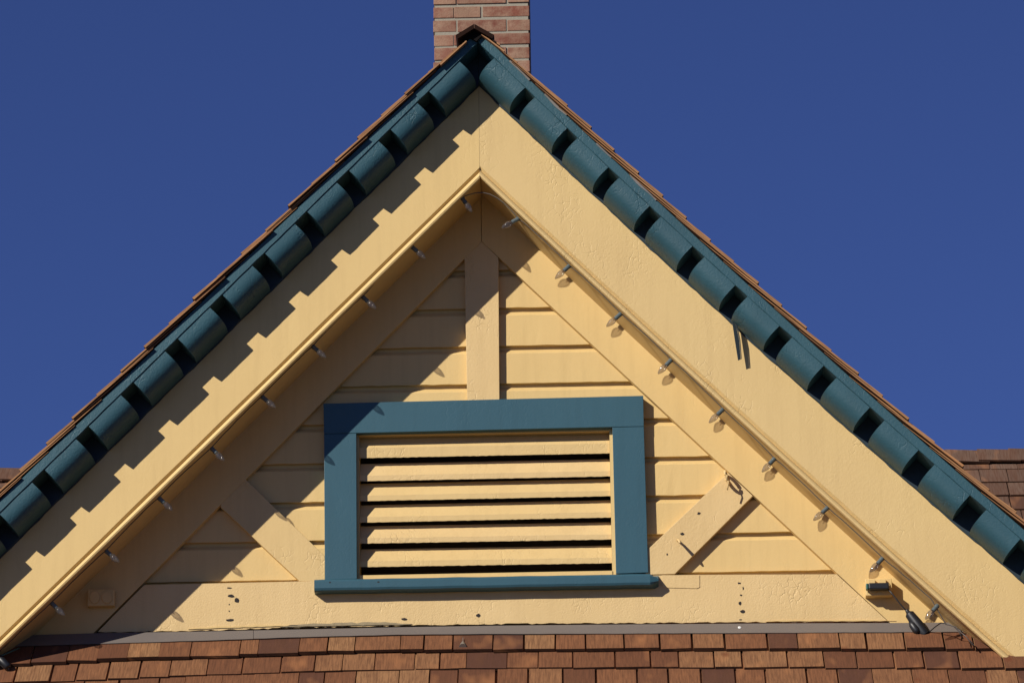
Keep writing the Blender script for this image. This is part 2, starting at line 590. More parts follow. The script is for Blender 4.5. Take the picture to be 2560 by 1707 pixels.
# ------------------------------------------------------------------ shingles
def add_shingle(bm, O, U, V, Wn, width, L, tb, tt, a0, tone_l, uv_l, tone, ragged=0.003):
    """one tapered shingle: butt at O, running up V; a0 = height of its underside at the butt"""
    rnd = random.uniform
    dv0, dv1 = rnd(-ragged, ragged), rnd(-ragged, ragged)
    j = rnd(-0.001, 0.001)
    def q(u, v, w):
        return bm.verts.new(O+U*u+V*v+Wn*w)
    s0, s1, j2 = rnd(-0.0012, 0.0012), rnd(-0.0012, 0.0012), j+rnd(-0.0015, 0.0015)
    v = [q(s0, dv0, a0+j), q(width+s1, dv1, a0+j2), q(width, L, 0.0), q(0, L, 0.0),
         q(s0, dv0, a0+tb+j), q(width+s1, dv1, a0+tb+j2), q(width, L, tt), q(0, L, tt)]
    fs = [(0, 1, 2, 3), (4, 5, 6, 7), (0, 1, 5, 4), (2, 3, 7, 6), (0, 3, 7, 4), (1, 2, 6, 5)]
    uo, vo = rnd(0, 30), rnd(0, 30)
    uvs = [(0, 0), (width, 0), (width, L), (0, L)]*2
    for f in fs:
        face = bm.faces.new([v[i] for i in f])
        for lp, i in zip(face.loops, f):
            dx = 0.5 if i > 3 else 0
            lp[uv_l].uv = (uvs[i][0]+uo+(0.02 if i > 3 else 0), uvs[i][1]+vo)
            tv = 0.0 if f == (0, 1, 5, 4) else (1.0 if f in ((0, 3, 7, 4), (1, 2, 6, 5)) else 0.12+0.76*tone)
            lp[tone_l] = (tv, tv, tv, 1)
def bm_sh():
    bm = bmesh.new()
    return bm, bm.loops.layers.float_color.new('tone'), bm.loops.layers.uv.new('UVMap')
def shingle_part(parent, mat, O, U, V, Wn, width, L, tb, tt, a0, tone, ragged=0.002, name='shingle'):
    bm, tl, ul = bm_sh()
    add_shingle(bm, Vector(O), U, V, Wn, width, L, tb, tt, a0, tl, ul, tone, ragged)
    o = finish(bm, name, mat, parent, origin=O)
    o.location = o.location - parent.location
    return o
def tone():
    return min(1, max(0, random.gauss(0.48, 0.32)))

# gable roof slopes: courses stepping down the rakes
tipsR = [1236, 1297.6, 1359, 1416.7, 1475]
while tipsR[-1] < 1885:
    tipsR.append(tipsR[-1]+59.6)
tipsR[-1] = 1892.4
tipsR += [1953, 2013.5, 2077, 2143, 2206, 2270, 2334, 2405.5, 2471, 2538, 2604, 2670]
tipsL = [1125, 1068, 1011, 954, 896.7, 839, 782, 723.5, 665, 606]
while tipsL[-1] > 190:
    tipsL.append(tipsL[-1]-60.4)
tipsL[-1] = 183
tipsL += [119, 52, -15, -82, -150]
TB = 0.0092
for sg, tips in ((1, tipsR), (-1, tipsL)):
    rk = RK[sg]
    ds = [rk.inv(x, NT+0.022, 0.14) for x in tips]
    stuff, stl, sul = bm_sh()
    nstuff = 0
    for k, d in enumerate(ds):
        O, T, N, W = rk.at(d)
        if (O+N*NT).z < ZCUT+0.02:
            continue
        V = -T
        L = min(0.40, d+0.03) if d > 0 else 0.1
        front = -(YB-0.143-random.uniform(-0.009, 0.012))   # overhang in front of the fillet
        y = -front
        n_done = 0
        while y < 4.6:
            wdt = random.uniform(0.075, 0.16)
            base = O + N*(NT+0.0005)
            base = Vector((base.x, y, base.z))
            if sg > 0:
                U = Vector((0, 1, 0)); org = base
            else:
                U = Vector((0, 1, 0)); org = base
            a0 = 2*TB*(L/0.40)+(random.uniform(0.0, 0.004) if n_done < 1 else 0)
            if n_done < 1:
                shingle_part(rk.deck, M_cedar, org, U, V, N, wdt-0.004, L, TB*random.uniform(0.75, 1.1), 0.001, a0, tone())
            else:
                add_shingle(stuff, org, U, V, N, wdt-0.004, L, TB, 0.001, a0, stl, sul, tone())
                nstuff += 1
            n_done += 1
            y += wdt
    so = finish(stuff, 'roof_shingles', M_cedar, rk.deck)
    so.location = so.location - rk.deck.location
    so['kind'] = 'stuff'

# ridge cap: pairs of boards lapping back along the ridge
zpk = P(1191, 60, YB-0.17).z
for k in range(34):
    bm = bmesh.new()
    y0 = YB-0.172+k*0.15
    for sg in (1, -1):
        c3, s3 = math.cos(R_(33)), math.sin(R_(33))
        T = Vector((c3*sg, 0, -s3)); N = Vector((s3*sg, 0, c3))
        top = Vector((XA-0.010+0.0008*sg, 0, zpk-0.019))
        ln = 0.080 if sg > 0 else 0.074
        a = [top, top+T*ln, top+T*ln+N*0.014+Vector((0, 0, 0.003)), top+Vector((0, 0, 0.0175))]
        lift0, lift1 = 0.0, -0.014
        r0 = [bm.verts.new((p.x, y0, p.z+lift0)) for p in a]
        r1 = [bm.verts.new((p.x, y0+0.40, p.z+lift1)) for p in a]
        bm.faces.new(r0); bm.faces.new(r1[::-1])
        for i in range(4):
            j = (i+1) % 4
            bm.faces.new((r0[i], r1[i], r1[j], r0[j]))
    o = finish(bm, 'ridge_cap', M_ridge, house)

bm = bmesh.new()
pxprism(bm, [(1158, 102), (1160, 90), (1190, 69), (1214, 86), (1206, 88), (1191, 104), (1176, 94)], YB-0.148, YB-0.134)
finish(bm, 'ridge_shade_filler', M_dark, house)  # added dark filler, stands in for the black shade under the cap
M_edge = simple('cut_cedar_edge', (0.42, 0.21, 0.09), 0.8, 0, 0.35, 90, 0.3)
for pts_ in ([(1189, 72), (1191, 70), (1250, 111), (1249, 114)], [(1203, 87), (1205, 85), (1262, 127), (1260, 130)], [(1167, 104), (1165, 102), (1100, 160), (1102, 163)]):
    bm = bmesh.new()
    pxprism(bm, pts_, YB-0.156, YB-0.120)
    finish(bm, 'shingle_edge', M_edge, house)

# ------------------------------------------------------------------ frieze boards on the wall, under the soffit
ap = P(1204, 604, YT)
fl = P(240, 1575, YT)
fr_ = P(2219, 1550, YT)
def barge_bottom_z(x):
    rk = RK[1 if x > 0 else -1]
    pts = sorted([(b.x, b.z) for _, b in rk.st])
    return interp(pts, x)
for sg, e in ((1, fr_), (-1, fl)):
    bm = bmesh.new()
    g = 0.0008*sg
    sl = (e.z-ap.z)/(e.x-ap.x)
    xe = e.x+0.25*sg
    ze = ap.z+sl*(xe-ap.x)
    pts = [(ap.x+g, ap.z), (xe, ze), (xe, ze+0.33), (ap.x+g, ap.z+0.33)]
    prism(bm, pts, YT, 0.0)
    finish(bm, 'frieze_board', M_yellow, house, bevel=0.0012)

# ------------------------------------------------------------------ drop siding
joint_px = [667, 762, 857, 951, 1045, 1141.6, 1238, 1334.5]
jz = [P(1640, y, 0).z for y in joint_px]
dz = (jz[0]-jz[-1])/7
zb_top = P(1280, 1443, YT).z                      # top of the bottom board
zs = [jz[-1]-dz*2.0, jz[-1]-dz] + jz[::-1] + [jz[0]+dz, jz[0]+2*dz, jz[0]+3*dz]
WL, WR = P(822, 1200, 0).x, P(1606, 1200, 0).x     # siding stops behind the vent casing
VZ0, VZ1 = P(1200, 1436, 0).z, P(1200, 1062, 0).z
def half_width(z):
    """x extents of the siding at height z, ending under the frieze boards"""
    xl = ap.x+(z-ap.z)/((fl.z-ap.z)/(fl.x-ap.x))
    xr = ap.x+(z-ap.z)/((fr_.z-ap.z)/(fr_.x-ap.x))
    return xl, xr
for i in range(len(zs)-1):
    z0, z1 = zs[i], zs[i+1]
    xl, xr = half_width(z1)
    xl2, xr2 = half_width(z0)
    if z0 > ap.z+0.05:
        continue
    xl, xr = min(xl2-0.06, -0.06+ap.x), max(xr2+0.06, 0.06+ap.x)
    prof = [(0.0, z0), (0.0, z1-0.031), (0.003, z1-0.026), (0.0175, z1-0.0125), (0.0178, z1), (0.0215, z1), (0.0215, z0), (0.012, z0)]
    prof[0] = (0.0, z0+0.0002)
    wv = wob(100+i, 0.0011)
    wv2 = wob(200+i, 0.0008)
    jf = lambda k, x: ((wv2(x)*0.5, wv(x)) if k == 0 else ((0, wv2(x)) if k in (1, 2) else (0, 0)))
    spans = [(xl, xr)]
    if z1 > VZ0 and z0 < VZ1:
        spans = [(xl, WL), (WR, xr)]
    else:
        # butt joint under the king post
        spans = [(xl, 0.0), (0.002, xr)]
    for a, c_ in spans:
        bm = bmesh.new()
        extrude_x(bm, prof, a, c_, 0.03, jf)
        finish(bm, 'siding_board', M_yellow, house)
# backing sheet with the vent opening
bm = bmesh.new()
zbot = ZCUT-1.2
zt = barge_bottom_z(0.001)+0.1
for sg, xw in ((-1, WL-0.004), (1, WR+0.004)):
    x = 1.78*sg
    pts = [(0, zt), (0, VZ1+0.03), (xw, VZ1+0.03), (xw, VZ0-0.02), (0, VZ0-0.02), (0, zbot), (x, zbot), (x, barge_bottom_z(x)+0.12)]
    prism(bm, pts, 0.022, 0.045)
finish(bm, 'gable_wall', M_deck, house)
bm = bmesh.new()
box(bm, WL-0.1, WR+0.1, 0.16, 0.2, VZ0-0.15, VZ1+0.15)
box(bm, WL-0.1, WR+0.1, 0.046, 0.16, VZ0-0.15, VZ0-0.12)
finish(bm, 'attic_dark_panel', simple('unlit_attic_dark', (0.05, 0.042, 0.04), 0.95, 0, 0.3, 8, spec=0.1), house)  # added dark panel behind the slats, stands in for the unlit attic

# ------------------------------------------------------------------ trim: king post, braces, bottom board
bm = bmesh.new()
kp = [(1161, 646), (1204, 604), (1246, 644), (1248.5, 999), (1168, 1001)]
pxprism(bm, kp, -0.0285, 0.0)
finish(bm, 'king_post', M_yellow_rough, house, bevel=0.0015)
bm = bmesh.new()
pxprism(bm, [(614, 1198), (812, 1389.5), (812, 1452), (749, 1452), (551, 1266), (553, 1258)], -0.0275, 0.0)
o = finish(bm, 'brace', M_yellow_old, house, bevel=0.0015)
bm = bmesh.new()
pxprism(bm, [(1820, 1181), (1882, 1239), (1687, 1434), (1614, 1436), (1614, 1378)], -0.0305, 0.0)
o = finish(bm, 'brace', M_yellow_rough, house, bevel=0.0018)
o['label'] = 'right brace with rough cracked paint and a painted hook'
# bottom board
bt = [(361, 1461.5), (811, 1451), (1300, 1442), (1755, 1436), (2102, 1434.5)]
bb = [(200, 1581), (468, 1577), (750, 1568), (1000, 1563), (1250, 1559), (1500, 1557.5), (1919, 1554.5), (2235, 1553)]
bm = bmesh.new()
top, bot = [], []
x = bt[0][0]
wv = wob(77, 0.6, 0.02)
pts_t = [(px_, interp(bt, px_)) for px_ in range(361, 2085, 60)]+[(2091.5, 1434.5)]
pts_b = [(2218, 1551)]+[(px_, interp(bb, px_)+random.uniform(-2.2, 1.2)) for px_ in range(2210, 248, -11)]+[(245, 1578)]
pxprism(bm, pts_t+pts_b, -0.029, 0.0)
finish(bm, 'bottom_board', M_yellow_rough, house)
# strip of split bare wood along the foot of the board
for (xa, xb, ya, yb, mat_) in ((470, 745, 1567.0, 1571.0, M_yellow), (700, 1030, 1559.0, 1566.0, M_rawwood), (1915, 2240, 1549.5, 1552.0, M_yellow)):
    bm = bmesh.new()
    pts_ = []
    nn_ = 24
    for t in range(0, nn_+1):
        f = t/nn_
        xx = xa+(xb-xa)*f
        yy = interp(bb, xx)-interp(bb, xa)
        env = min(1.0, f*7, (1-f)*4)
        pts_.append((xx, yb+yy-(yb-ya)*env*random.uniform(0.6, 1.15)))
    for t in range(nn_, -1, -1):
        f = t/nn_
        xx = xa+(xb-xa)*f
        pts_.append((xx+0.5, yb+0.6+interp(bb, xx)-interp(bb, xa)+random.uniform(-0.6, 0.8)))
    pxprism(bm, pts_, -0.0325, -0.0285)
    finish(bm, 'split_wood_strip', mat_, house)
# wooden patch let into the board beside the sill
bm = bmesh.new()
pxprism(bm, [(1655, 1436.5), (1749, 1437), (1749, 1467), (1742, 1470), (1655, 1468)], -0.0315, -0.0285)
finish(bm, 'wood_patch', M_yellow_rough, house, bevel=0.0008)
# dark knocks and holes in the bottom board (each a shallow dark recess plug)
def hole(px_, py_, w_, h_, Y, seed):
    rr = random.Random(seed)
    bm = bmesh.new()
    pts_ = []
    for t in range(9):
        a = 2*math.pi*t/9
        k = rr.uniform(0.7, 1.15)
        pts_.append((px_+w_/2*math.cos(a)*k, py_+h_/2*math.sin(a)*k))
    pxprism(bm, pts_, Y-0.0006, Y+0.004)
    return finish(bm, 'nail_hole', M_hole, house)
for i, (x, y, w_, h_) in enumerate([(573, 1469, 13, 4), (578, 1489, 20, 8), (592, 1500, 11, 15), (573, 1510, 4, 4), (573, 1527, 4, 4), (575, 1549, 20, 7),
                                    (1010, 1547, 17, 7), (1196, 1537.5, 14, 11), (1848, 1457, 10, 5), (1858, 1470, 4, 9), (1853, 1487, 6, 5), (1850, 1507, 8, 10),
                                    (1856, 1528, 15, 9), (1851, 1548, 10, 3), (1668, 1385, 5, 5), (1747, 1283, 9, 7), (1706, 1334, 12, 8)]):
    Yh = -0.029 if y > 1400 else -0.0305
    hole(x, y, w_, h_, Yh, i)
for i, (x, y, w_, h_) in enumerate([(825, 1455, 5, 4), (946, 1454, 7, 4)]):
    hole(x, y, w_, h_, -0.0785, 60+i)

# ------------------------------------------------------------------ louvred attic vent
YC = -0.041
bm = bmesh.new()
z_jt, z_jb = P(1200, 1073.5, -0.008).z, P(1200, 1441, -0.008).z
xl0, xl1 = P(880, 1250, -0.008).x, P(898.5, 1250, -0.008).x
xr0, xr1 = P(1527, 1250, -0.008).x, P(1550, 1250, -0.008).x
# jamb frame: front edges stand behind the casing
JF = -0.012
box(bm, xl0, xl1, JF, 0.11, z_jb-0.02, z_jt+0.02)
box(bm, xr0, xr1, JF, 0.11, z_jb-0.02, z_jt+0.02)
zh = P(1200, 1083, JF).z
zl = P(1200, 1432.5, JF).z
box(bm, xl1, xr0, JF+0.0005, 0.11, zh, z_jt+0.02)
box(bm, xl1, xr0, JF-0.004, 0.11, z_jb-0.02, zl)
vent = finish(bm, 'attic_vent', M_yellow, house)
vent['label'] = 'rectangular louvred attic vent in a teal casing'
def vpart(bm, name, mat, bevel=0.0):
    o = finish(bm, name, mat, vent, bevel=bevel)
    o.location = o.location-vent.location
    return o
bm = bmesh.new()
pxprism(bm, [(808.5, 1008.5), (1200, 999), (1608, 988.8), (1609.5, 1065.2), (1531, 1066.8), (1200, 1074.5), (890.5, 1082), (810, 1083.6)], YC, 0.0)
vpart(bm, 'head_casing', M_teal, 0.0012)
bm = bmesh.new()
pxprism(bm, [(810, 1084.6), (890.5, 1083), (892, 1446), (812, 1448)], YC+0.0015, 0.0)
vpart(bm, 'side_casing', M_teal, 0.0012)
bm = bmesh.new()
pxprism(bm, [(1531, 1067.8), (1609.5, 1066.2), (1620.5, 1430), (1540, 1433)], YC+0.0015, 0.0)
vpart(bm, 'side_casing', M_teal, 0.0012)
# sill with a rounded nose, its left end slightly lower
a, c_ = P(785.5, 1462, -0.079), P(1646.5, 1447, -0.079)
bm = bmesh.new()
nseg = 40
for_r = []
wv = wob(55, 0.0008)
for k in range(nseg+1):
    t = k/nseg
    x = a.x+(c_.x-a.x)*t
    zc = a.z+(c_.z-a.z)*t+wv(x)
    hh = 0.0235
    end = 1.0
    if t > 0.985:
        end = math.sqrt(max(0.05, 1-((t-0.985)/0.015)**2*0.9))
    yf = -0.079 + (0.012*(1-end))
    prof = [(0.0, zc+hh+0.006), (-0.030, zc+hh+0.002), (yf+0.010, zc+hh*end), (yf+0.003, zc+(hh-0.004)*end), (yf, zc+(hh-0.010)*end), (yf, zc-(hh-0.012)*end),
            (yf+0.004, zc-(hh-0.004)*end), (yf+0.012, zc-hh*end), (0.0, zc-hh)]
    for_r.append([bm.verts.new((x, y, z)) for y, z in prof])
for q0, q1 in zip(for_r, for_r[1:]):
    for i in range(9):
        j = (i+1) % 9
        bm.faces.new((q0[i], q0[j], q1[j], q1[i]))
bm.faces.new(for_r[0][::-1]); bm.faces.new(for_r[-1])
vpart(bm, 'sill', M_teal)
# slats: front nose plumb, blade rising back into the dark
sb = [1137.8, 1195.4, 1245, 1298.5, 1352, 1411]
sf = [25.0, 13.5, 13.5, 13.5, 13, 14]
tan_e = math.tan(R_(57))
for k, (yb_, hf) in enumerate(zip(sb, sf)):
    Ys = 0.001 + random.uniform(-0.001, 0.001)
    zb_, zf_ = P(1260, yb_, Ys).z, P(1260, yb_-hf, Ys).z
    D = 0.0365
    rz = tan_e*D
    prof = [(Ys, zb_), (Ys, zf_), (Ys+D, zf_+rz), (Ys+D+0.012, zf_+rz-0.012), (Ys+0.022, zb_+0.012)]
    if k == 0:
        prof = [(Ys, zb_), (Ys, zf_), (Ys+0.037, zf_+0.037*tan_e), (Ys+0.049, zf_+0.037*tan_e-0.012), (Ys+0.022, zb_+0.012)]
    wv = wob(300+k, 0.0009, 4.2)
    wv2 = wob(330+k, 0.0009)
    bm = bmesh.new()
    tilt = random.uniform(-0.003, 0.003)
    extrude_x(bm, prof, xl1+0.0005, xr0-0.0005, 0.012,
              lambda i, x: ((0, max(-0.002, wv(x))+tilt*(x)) if i == 0 else ((wv2(x)*0.4, wv2(x)+tilt*x) if i == 1 else (0, tilt*x))))
    vpart(bm, 'slat', M_yellow_rough if k in (1, 4) else M_yellow_old)

# ------------------------------------------------------------------ pent roof across the foot of the gable
SL = R_(42)
A0 = P(1250, 1561.5, -0.035)
UPV = Vector((0, math.cos(SL), math.sin(SL)))
PN = Vector((0, -math.sin(SL), math.cos(SL)))
EX = Vector((1, 0, 0))
TBP = 0.0125
# visible upper surface of the shingles lies about 3*TBP above the deck at the butts
base_pt = A0 - PN*0.030
def slope_d(px_, py_, h=0.024):
    q = Pplane(px_, py_, base_pt+PN*h, PN)
    return (base_pt-q).dot(UPV), q.x         # distance down the slope, x
rows_y = [[(0, 1661), (242, 1646), (500, 1638), (750, 1628), (962, 1622), (1250, 1620.5), (1712, 1618.5), (2560, 1619)],
          [(0, 1702), (130, 1699), (350, 1689), (620, 1678), (850, 1672), (1060, 1667), (1280, 1665), (1780, 1664), (2272, 1666), (2560, 1668)]]
rows_y.append([(x, y+45) for x, y in rows_y[1]])
joints = [
    [-95, -12, 81.6, 170, 246, 321, 399.5, 476, 601, 646, 748, 819, 888.5, 1000.5, 1059, 1133, 1231, 1310.5, 1388, 1463.7, 1559, 1648.7, 1729.5, 1811, 1918, 1994.8, 2097, 2165.4, 2262, 2358, 2434, 2522, 2598, 2690],
    [-120, -40, 39, 128, 192.4, 270, 350, 426, 516.5, 606, 702, 787.8, 856, 936, 1036.7, 1100, 1166.5, 1267, 1346, 1431, 1537, 1625.6, 1697, 1784, 1856, 1968.4, 2060, 2141, 2235.6, 2309.7, 2397.5, 2507, 2590, 2680],
    [-160, -70, 18.5, 101.5, 206, 294, 396.5, 461, 554, 634, 744.8, 810, 890, 997, 1074, 1143, 1239.5, 1321, 1406.5, 1489, 1593, 1669.7, 1753, 1838, 1914, 2017.4, 2096, 2181.8, 2281, 2371.7, 2467.5, 2546, 2640, 2720]]
bm = bmesh.new()
d_end = 1.35
q0 = base_pt+UPV*0.0
verts = []
for x in (-2.45, 2.45):
    for d in (0.0, d_end):
        for h in (-0.02, 0.0):
            p = q0 - UPV*d + PN*h
            verts.append(bm.verts.new((x, p.y, p.z)))
for f in ((0, 2, 3, 1), (4, 5, 7, 6), (0, 1, 5, 4), (2, 6, 7, 3), (1, 3, 7, 5), (0, 4, 6, 2)):
    bm.faces.new([verts[i] for i in f])
pent = finish(bm, 'pent_roof', M_deck, house)
pent['label'] = 'band of cedar shingled pent roof across the foot of the gable'
pt_tones = {}
for r in range(3):
    ymid = rows_y[r]
    js = joints[r]
    for a, c_ in zip(js, js[1:]):
        xm = (a+c_)/2
        d, _ = slope_d(xm, interp(ymid, xm), 3*TBP)
        ym = interp(ymid, xm)-22
        _, xa = slope_d(a, ym, 3*TBP)
        _, xb = slope_d(c_, ym, 3*TBP)
        d += random.uniform(-0.0012, 0.0012)
        org = base_pt - UPV*d
        gap = random.choice([0.002, 0.005, 0.007, 0.008, 0.010])
        org = Vector((xa+gap*0.5, org.y, org.z))
        L = min(0.42, d-0.002)
        a0 = 2*TBP*L/0.43
        if r == 0:
            a0 = 0.024
            L = max(0.05, d-0.034)
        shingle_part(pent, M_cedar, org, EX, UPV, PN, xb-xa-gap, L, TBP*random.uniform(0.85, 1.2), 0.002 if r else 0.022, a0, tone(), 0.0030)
# rest of the pent roof below and beside the picture
stuff, stl, sul = bm_sh()
xR0 = slope_d(2700, 1640)[1]
xL0 = slope_d(-110, 1640)[1]
for r in range(0, 9):
    if r < 3:
        d = slope_d(1280, interp(rows_y[r], 1280), 3*TBP)[0]
    else:
        d = slope_d(1280, interp(rows_y[2], 1280), 3*TBP)[0]+(r-2)*0.142
    x = -2.45
    while x < 2.4:
        w_ = random.uniform(0.08, 0.17)
        if r < 3 and x+w_ > xL0-0.02 and x < xR0+0.0:
            x = xR0
            continue
        org = base_pt-UPV*d
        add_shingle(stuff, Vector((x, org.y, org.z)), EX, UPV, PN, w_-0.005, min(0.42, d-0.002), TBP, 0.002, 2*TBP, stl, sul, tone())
        x += w_
so = finish(stuff, 'roof_shingles', M_cedar, pent)
so.location -= pent.location
so['kind'] = 'stuff'
# flashing strip folded over the top of the pent roof
ft = [(-60, 1589), (106, 1584.5), (251, 1580), (468, 1577), (750, 1571), (1000, 1565.5), (1250, 1561.5), (1500, 1559), (1919, 1556), (2273, 1554.7), (2460, 1553)]
fb = [(-60, 1617), (100, 1613), (244, 1608.5), (500, 1601), (750, 1592), (1000, 1586), (1250, 1584), (1500, 1583.5), (2000, 1581), (2387, 1579), (2520, 1578)]
for (xa, xb) in ((-60, 633), (634, 2500)):
    bm = bmesh.new()
    prev = None
    n = int((xb-xa)/30)
    for k in range(n+1):
        x = xa+(xb-xa)*k/n
        hb = 0.0300
        pt_ = Pplane(x, interp(ft, x)+2.0, base_pt+PN*hb, PN)
        pb_ = Pplane(x, interp(fb, x)+random.uniform(-0.4, 0.4), base_pt+PN*hb, PN)
        ring = [bm.verts.new(p) for p in (pt_+PN*0.0012, pb_+PN*0.0012, pb_-PN*0.0008, pt_-PN*0.0008)]
        if prev:
            for i in range(4):
                j = (i+1) % 4
                bm.faces.new((prev[i], prev[j], ring[j], ring[i]))
        else:
            bm.faces.new(ring[::-1])
        prev = ring
    bm.faces.new(prev)
    finish(bm, 'flashing', M_flash, house)
# lead plumb dropped over the flashing and a white speck
bm = bmesh.new()
c0 = Pplane(1157, 1609, base_pt+PN*0.036, PN)
tube(bm, [c0+UPV*0.018, c0-UPV*0.004, c0-UPV*0.022], [0.003, 0.009, 0.014], 10)
tube(bm, [c0+UPV*0.05, c0+UPV*0.018], 0.0012, 6)
tag(finish(bm, 'metal_plumb', M_lead, None), 'small grey metal cone hanging from the flashing onto the top shingle course', 'plumb')

bm = bmesh.new()
c0 = Pplane(1848, 1568, base_pt+PN*0.031, PN)
for t in range(7):
    a_ = t*0.9
    bm.verts.new(c0+EX*0.0065*math.cos(a_)*random.uniform(0.7, 1.2)+UPV*0.011*math.sin(a_)*random.uniform(0.7, 1.2)+PN*0.001)
bm.verts.new(c0+PN*0.003)
bmesh.ops.convex_hull(bm, input=bm.verts[:])
finish(bm, 'white_splash', simple('white_paint_splash', (0.8, 0.8, 0.78), 0.8), house)
# ------------------------------------------------------------------ chimney
YCH = 3.0
xc0, xc1 = P(1084, 80, YCH).x, P(1323.5, 80, YCH).x
zc = [P(1200, y, YCH).z for y in (12.8, 47.3, 82, 117, 151)]
hc = (zc[0]-zc[4])/4
bm = bmesh.new()
ztop = zc[0]+hc*5
zlow = zc[0]-hc*(math.ceil((zc[0]-(zpk-0.35))/hc))
box(bm, xc0+0.005, xc1-0.005, YCH+0.0045, YCH+0.44, zlow, ztop)
chim = finish(bm, 'chimney', M_mortar, house)
chim['label'] = 'red brick chimney rising behind the gable peak'
span = xc1-xc0
for r in range(-5, 60):
    z_lo = zc[0]-hc*r                          # bed joint under course r
    if z_lo > ztop-hc or z_lo < zlow:
        continue
    f = lambda px_: xc0+span*(px_-388)/(1510-388)
    even = (r % 2 == 0)
    if even:
        xs = [(388, 652), (668, 1236), (1258, 1510)]
    else:
        xs = [(388, 618), (630, 940), (962, 1510)]
    for (a, c_) in xs:
        bm = bmesh.new()
        x0_, x1_ = f(a), f(c_)
        jj = lambda: random.uniform(-0.0024, 0.0024)
        box(bm, x0_+jj(), x1_+jj(), YCH+jj(), YCH+0.095, z_lo+0.007+jj(), z_lo+hc-0.007+jj())
        o = finish(bm, 'brick', M_brick, chim, bevel=0.0025)
        o.location -= chim.location
    for side in (0, 1):
        for kk in range(2):
            y0_ = YCH+0.105+kk*0.165 if even else YCH+0.105+kk*0.21
            y1_ = y0_+(0.155 if even else 0.2)
            if y1_ > YCH+0.44:
                y1_ = YCH+0.44
            bm = bmesh.new()
            if side == 0:
                box(bm, xc0, xc0+0.09, y0_, y1_, z_lo+0.0055, z_lo+hc-0.0055)
            else:
                box(bm, xc1-0.09, xc1, y0_, y1_, z_lo+0.0055, z_lo+hc-0.0055)
            o = finish(bm, 'brick', M_brick, chim, bevel=0.0025)
            o.location -= chim.location

# ------------------------------------------------------------------ main roof behind (ridge runs left-right)
YR = 3.3
ridgeL, ridgeR = P(0, 1163, YR), P(2560, 1119, YR)
zR = (ridgeL.z+ridgeR.z)/2
zR = P(2470, 1116, YR).z
MR0 = Vector((0, YR, zR))
bm = bmesh.new()
for k in range(2):
    sgn = 1 if k == 0 else -1
    dirv = Vector((0, -math.cos(SL)*sgn, -math.sin(SL)))
    nn = Vector((0, -math.sin(SL)*sgn, math.cos(SL)))
    Ls = 4.9 if k == 0 else 4.9
    vv = []
    for x in (-6.5, 6.5):
        for d in (0, Ls):
            for h in (-0.05, -0.03):
                p = MR0+dirv*d+nn*h
                vv.append(bm.verts.new((x, p.y, p.z)))
    for f in ((0, 2, 3, 1), (4, 5, 7, 6), (0, 1, 5, 4), (2, 6, 7, 3), (1, 3, 7, 5), (0, 4, 6, 2)):
        bm.faces.new([vv[i] for i in f])
mroof = finish(bm, 'main_roof', M_deck, house)
mroof['label'] = 'weathered brown shingled main roof seen either side of the gable'
nm = Vector((0, -math.sin(SL), math.cos(SL)))
def mdist(py_):
    q = Pplane(2480, py_, MR0, nm)
    return (MR0-q).dot(UPV)
mrows = [mdist(y) for y in (1166, 1201, 1236, 1270.5, 1305, 1339)]
ex_m = (mrows[-1]-mrows[0])/5
while mrows[-1] < 4.8:
    mrows.append(mrows[-1]+ex_m)
mrows.insert(0, mrows[0]-ex_m*0.9)
stuff, stl, sul = bm_sh()
xv0, xv1 = P(2330, 1200, 3.0).x, P(2600, 1200, 3.0).x
xvl = P(70, 1180, 3.0).x
for r, d in enumerate(mrows):
    x = -6.5
    while x < 6.4:
        w_ = random.uniform(0.09, 0.19)
        org = MR0-UPV*d-nm*0.03
        org = Vector((x, org.y, org.z))
        L = min(0.40, d)
        args = (org, EX, UPV, nm, w_-0.005, L, 0.009, 0.001, 0.018*L/0.4)
        if (r < 7 and xv0 < x+w_ and x < xv1) or (r < 2 and -2.6 < x < xvl):
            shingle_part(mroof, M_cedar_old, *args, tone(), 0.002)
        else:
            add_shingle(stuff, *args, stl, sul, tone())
        x += w_
so = finish(stuff, 'roof_shingles', M_cedar_old, mroof)
so.location -= mroof.location
so['kind'] = 'stuff'
# ridge caps of the main roof
x = -6.4
while x < 6.3:
    vis = (P(2300, 1120, YR).x < x+0.2 < P(2640, 1120, YR).x) or (x < P(60, 1160, YR).x and x > -2.8)
    bm, tl, ul = bm_sh()
    w_ = random.uniform(0.135, 0.15)
    for k in range(2):
        sgn = 1 if k == 0 else -1
        dn = Vector((0, -math.cos(SL)*sgn, -math.sin(SL)))
        nn = Vector((0, -math.sin(SL)*sgn, math.cos(SL)))
        org = Vector((x, YR, zR-0.022))+dn*0.135
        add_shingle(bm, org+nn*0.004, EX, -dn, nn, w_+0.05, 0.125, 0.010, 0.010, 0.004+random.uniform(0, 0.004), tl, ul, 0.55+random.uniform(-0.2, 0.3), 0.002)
    o = finish(bm, 'ridge_cap', M_cedar_old, mroof)
    o.rotation_euler = (0, random.uniform(0.03, 0.05), 0)
    o.location -= mroof.location
    x += w_

# ------------------------------------------------------------------ body of the house below the picture
zpe = (base_pt-UPV*d_end).z
bm = bmesh.new()
box(bm, -1.78, 1.78, 0.05, 3.0, 0.0, zbot+0.3)
finish(bm, 'lower_wall', M_yellow, house)
bm = bmesh.new()
box(bm, -6.0, 6.0, 0.5, 6.3, 0.0, zR-3.0)
finish(bm, 'side_wall', M_yellow, house)

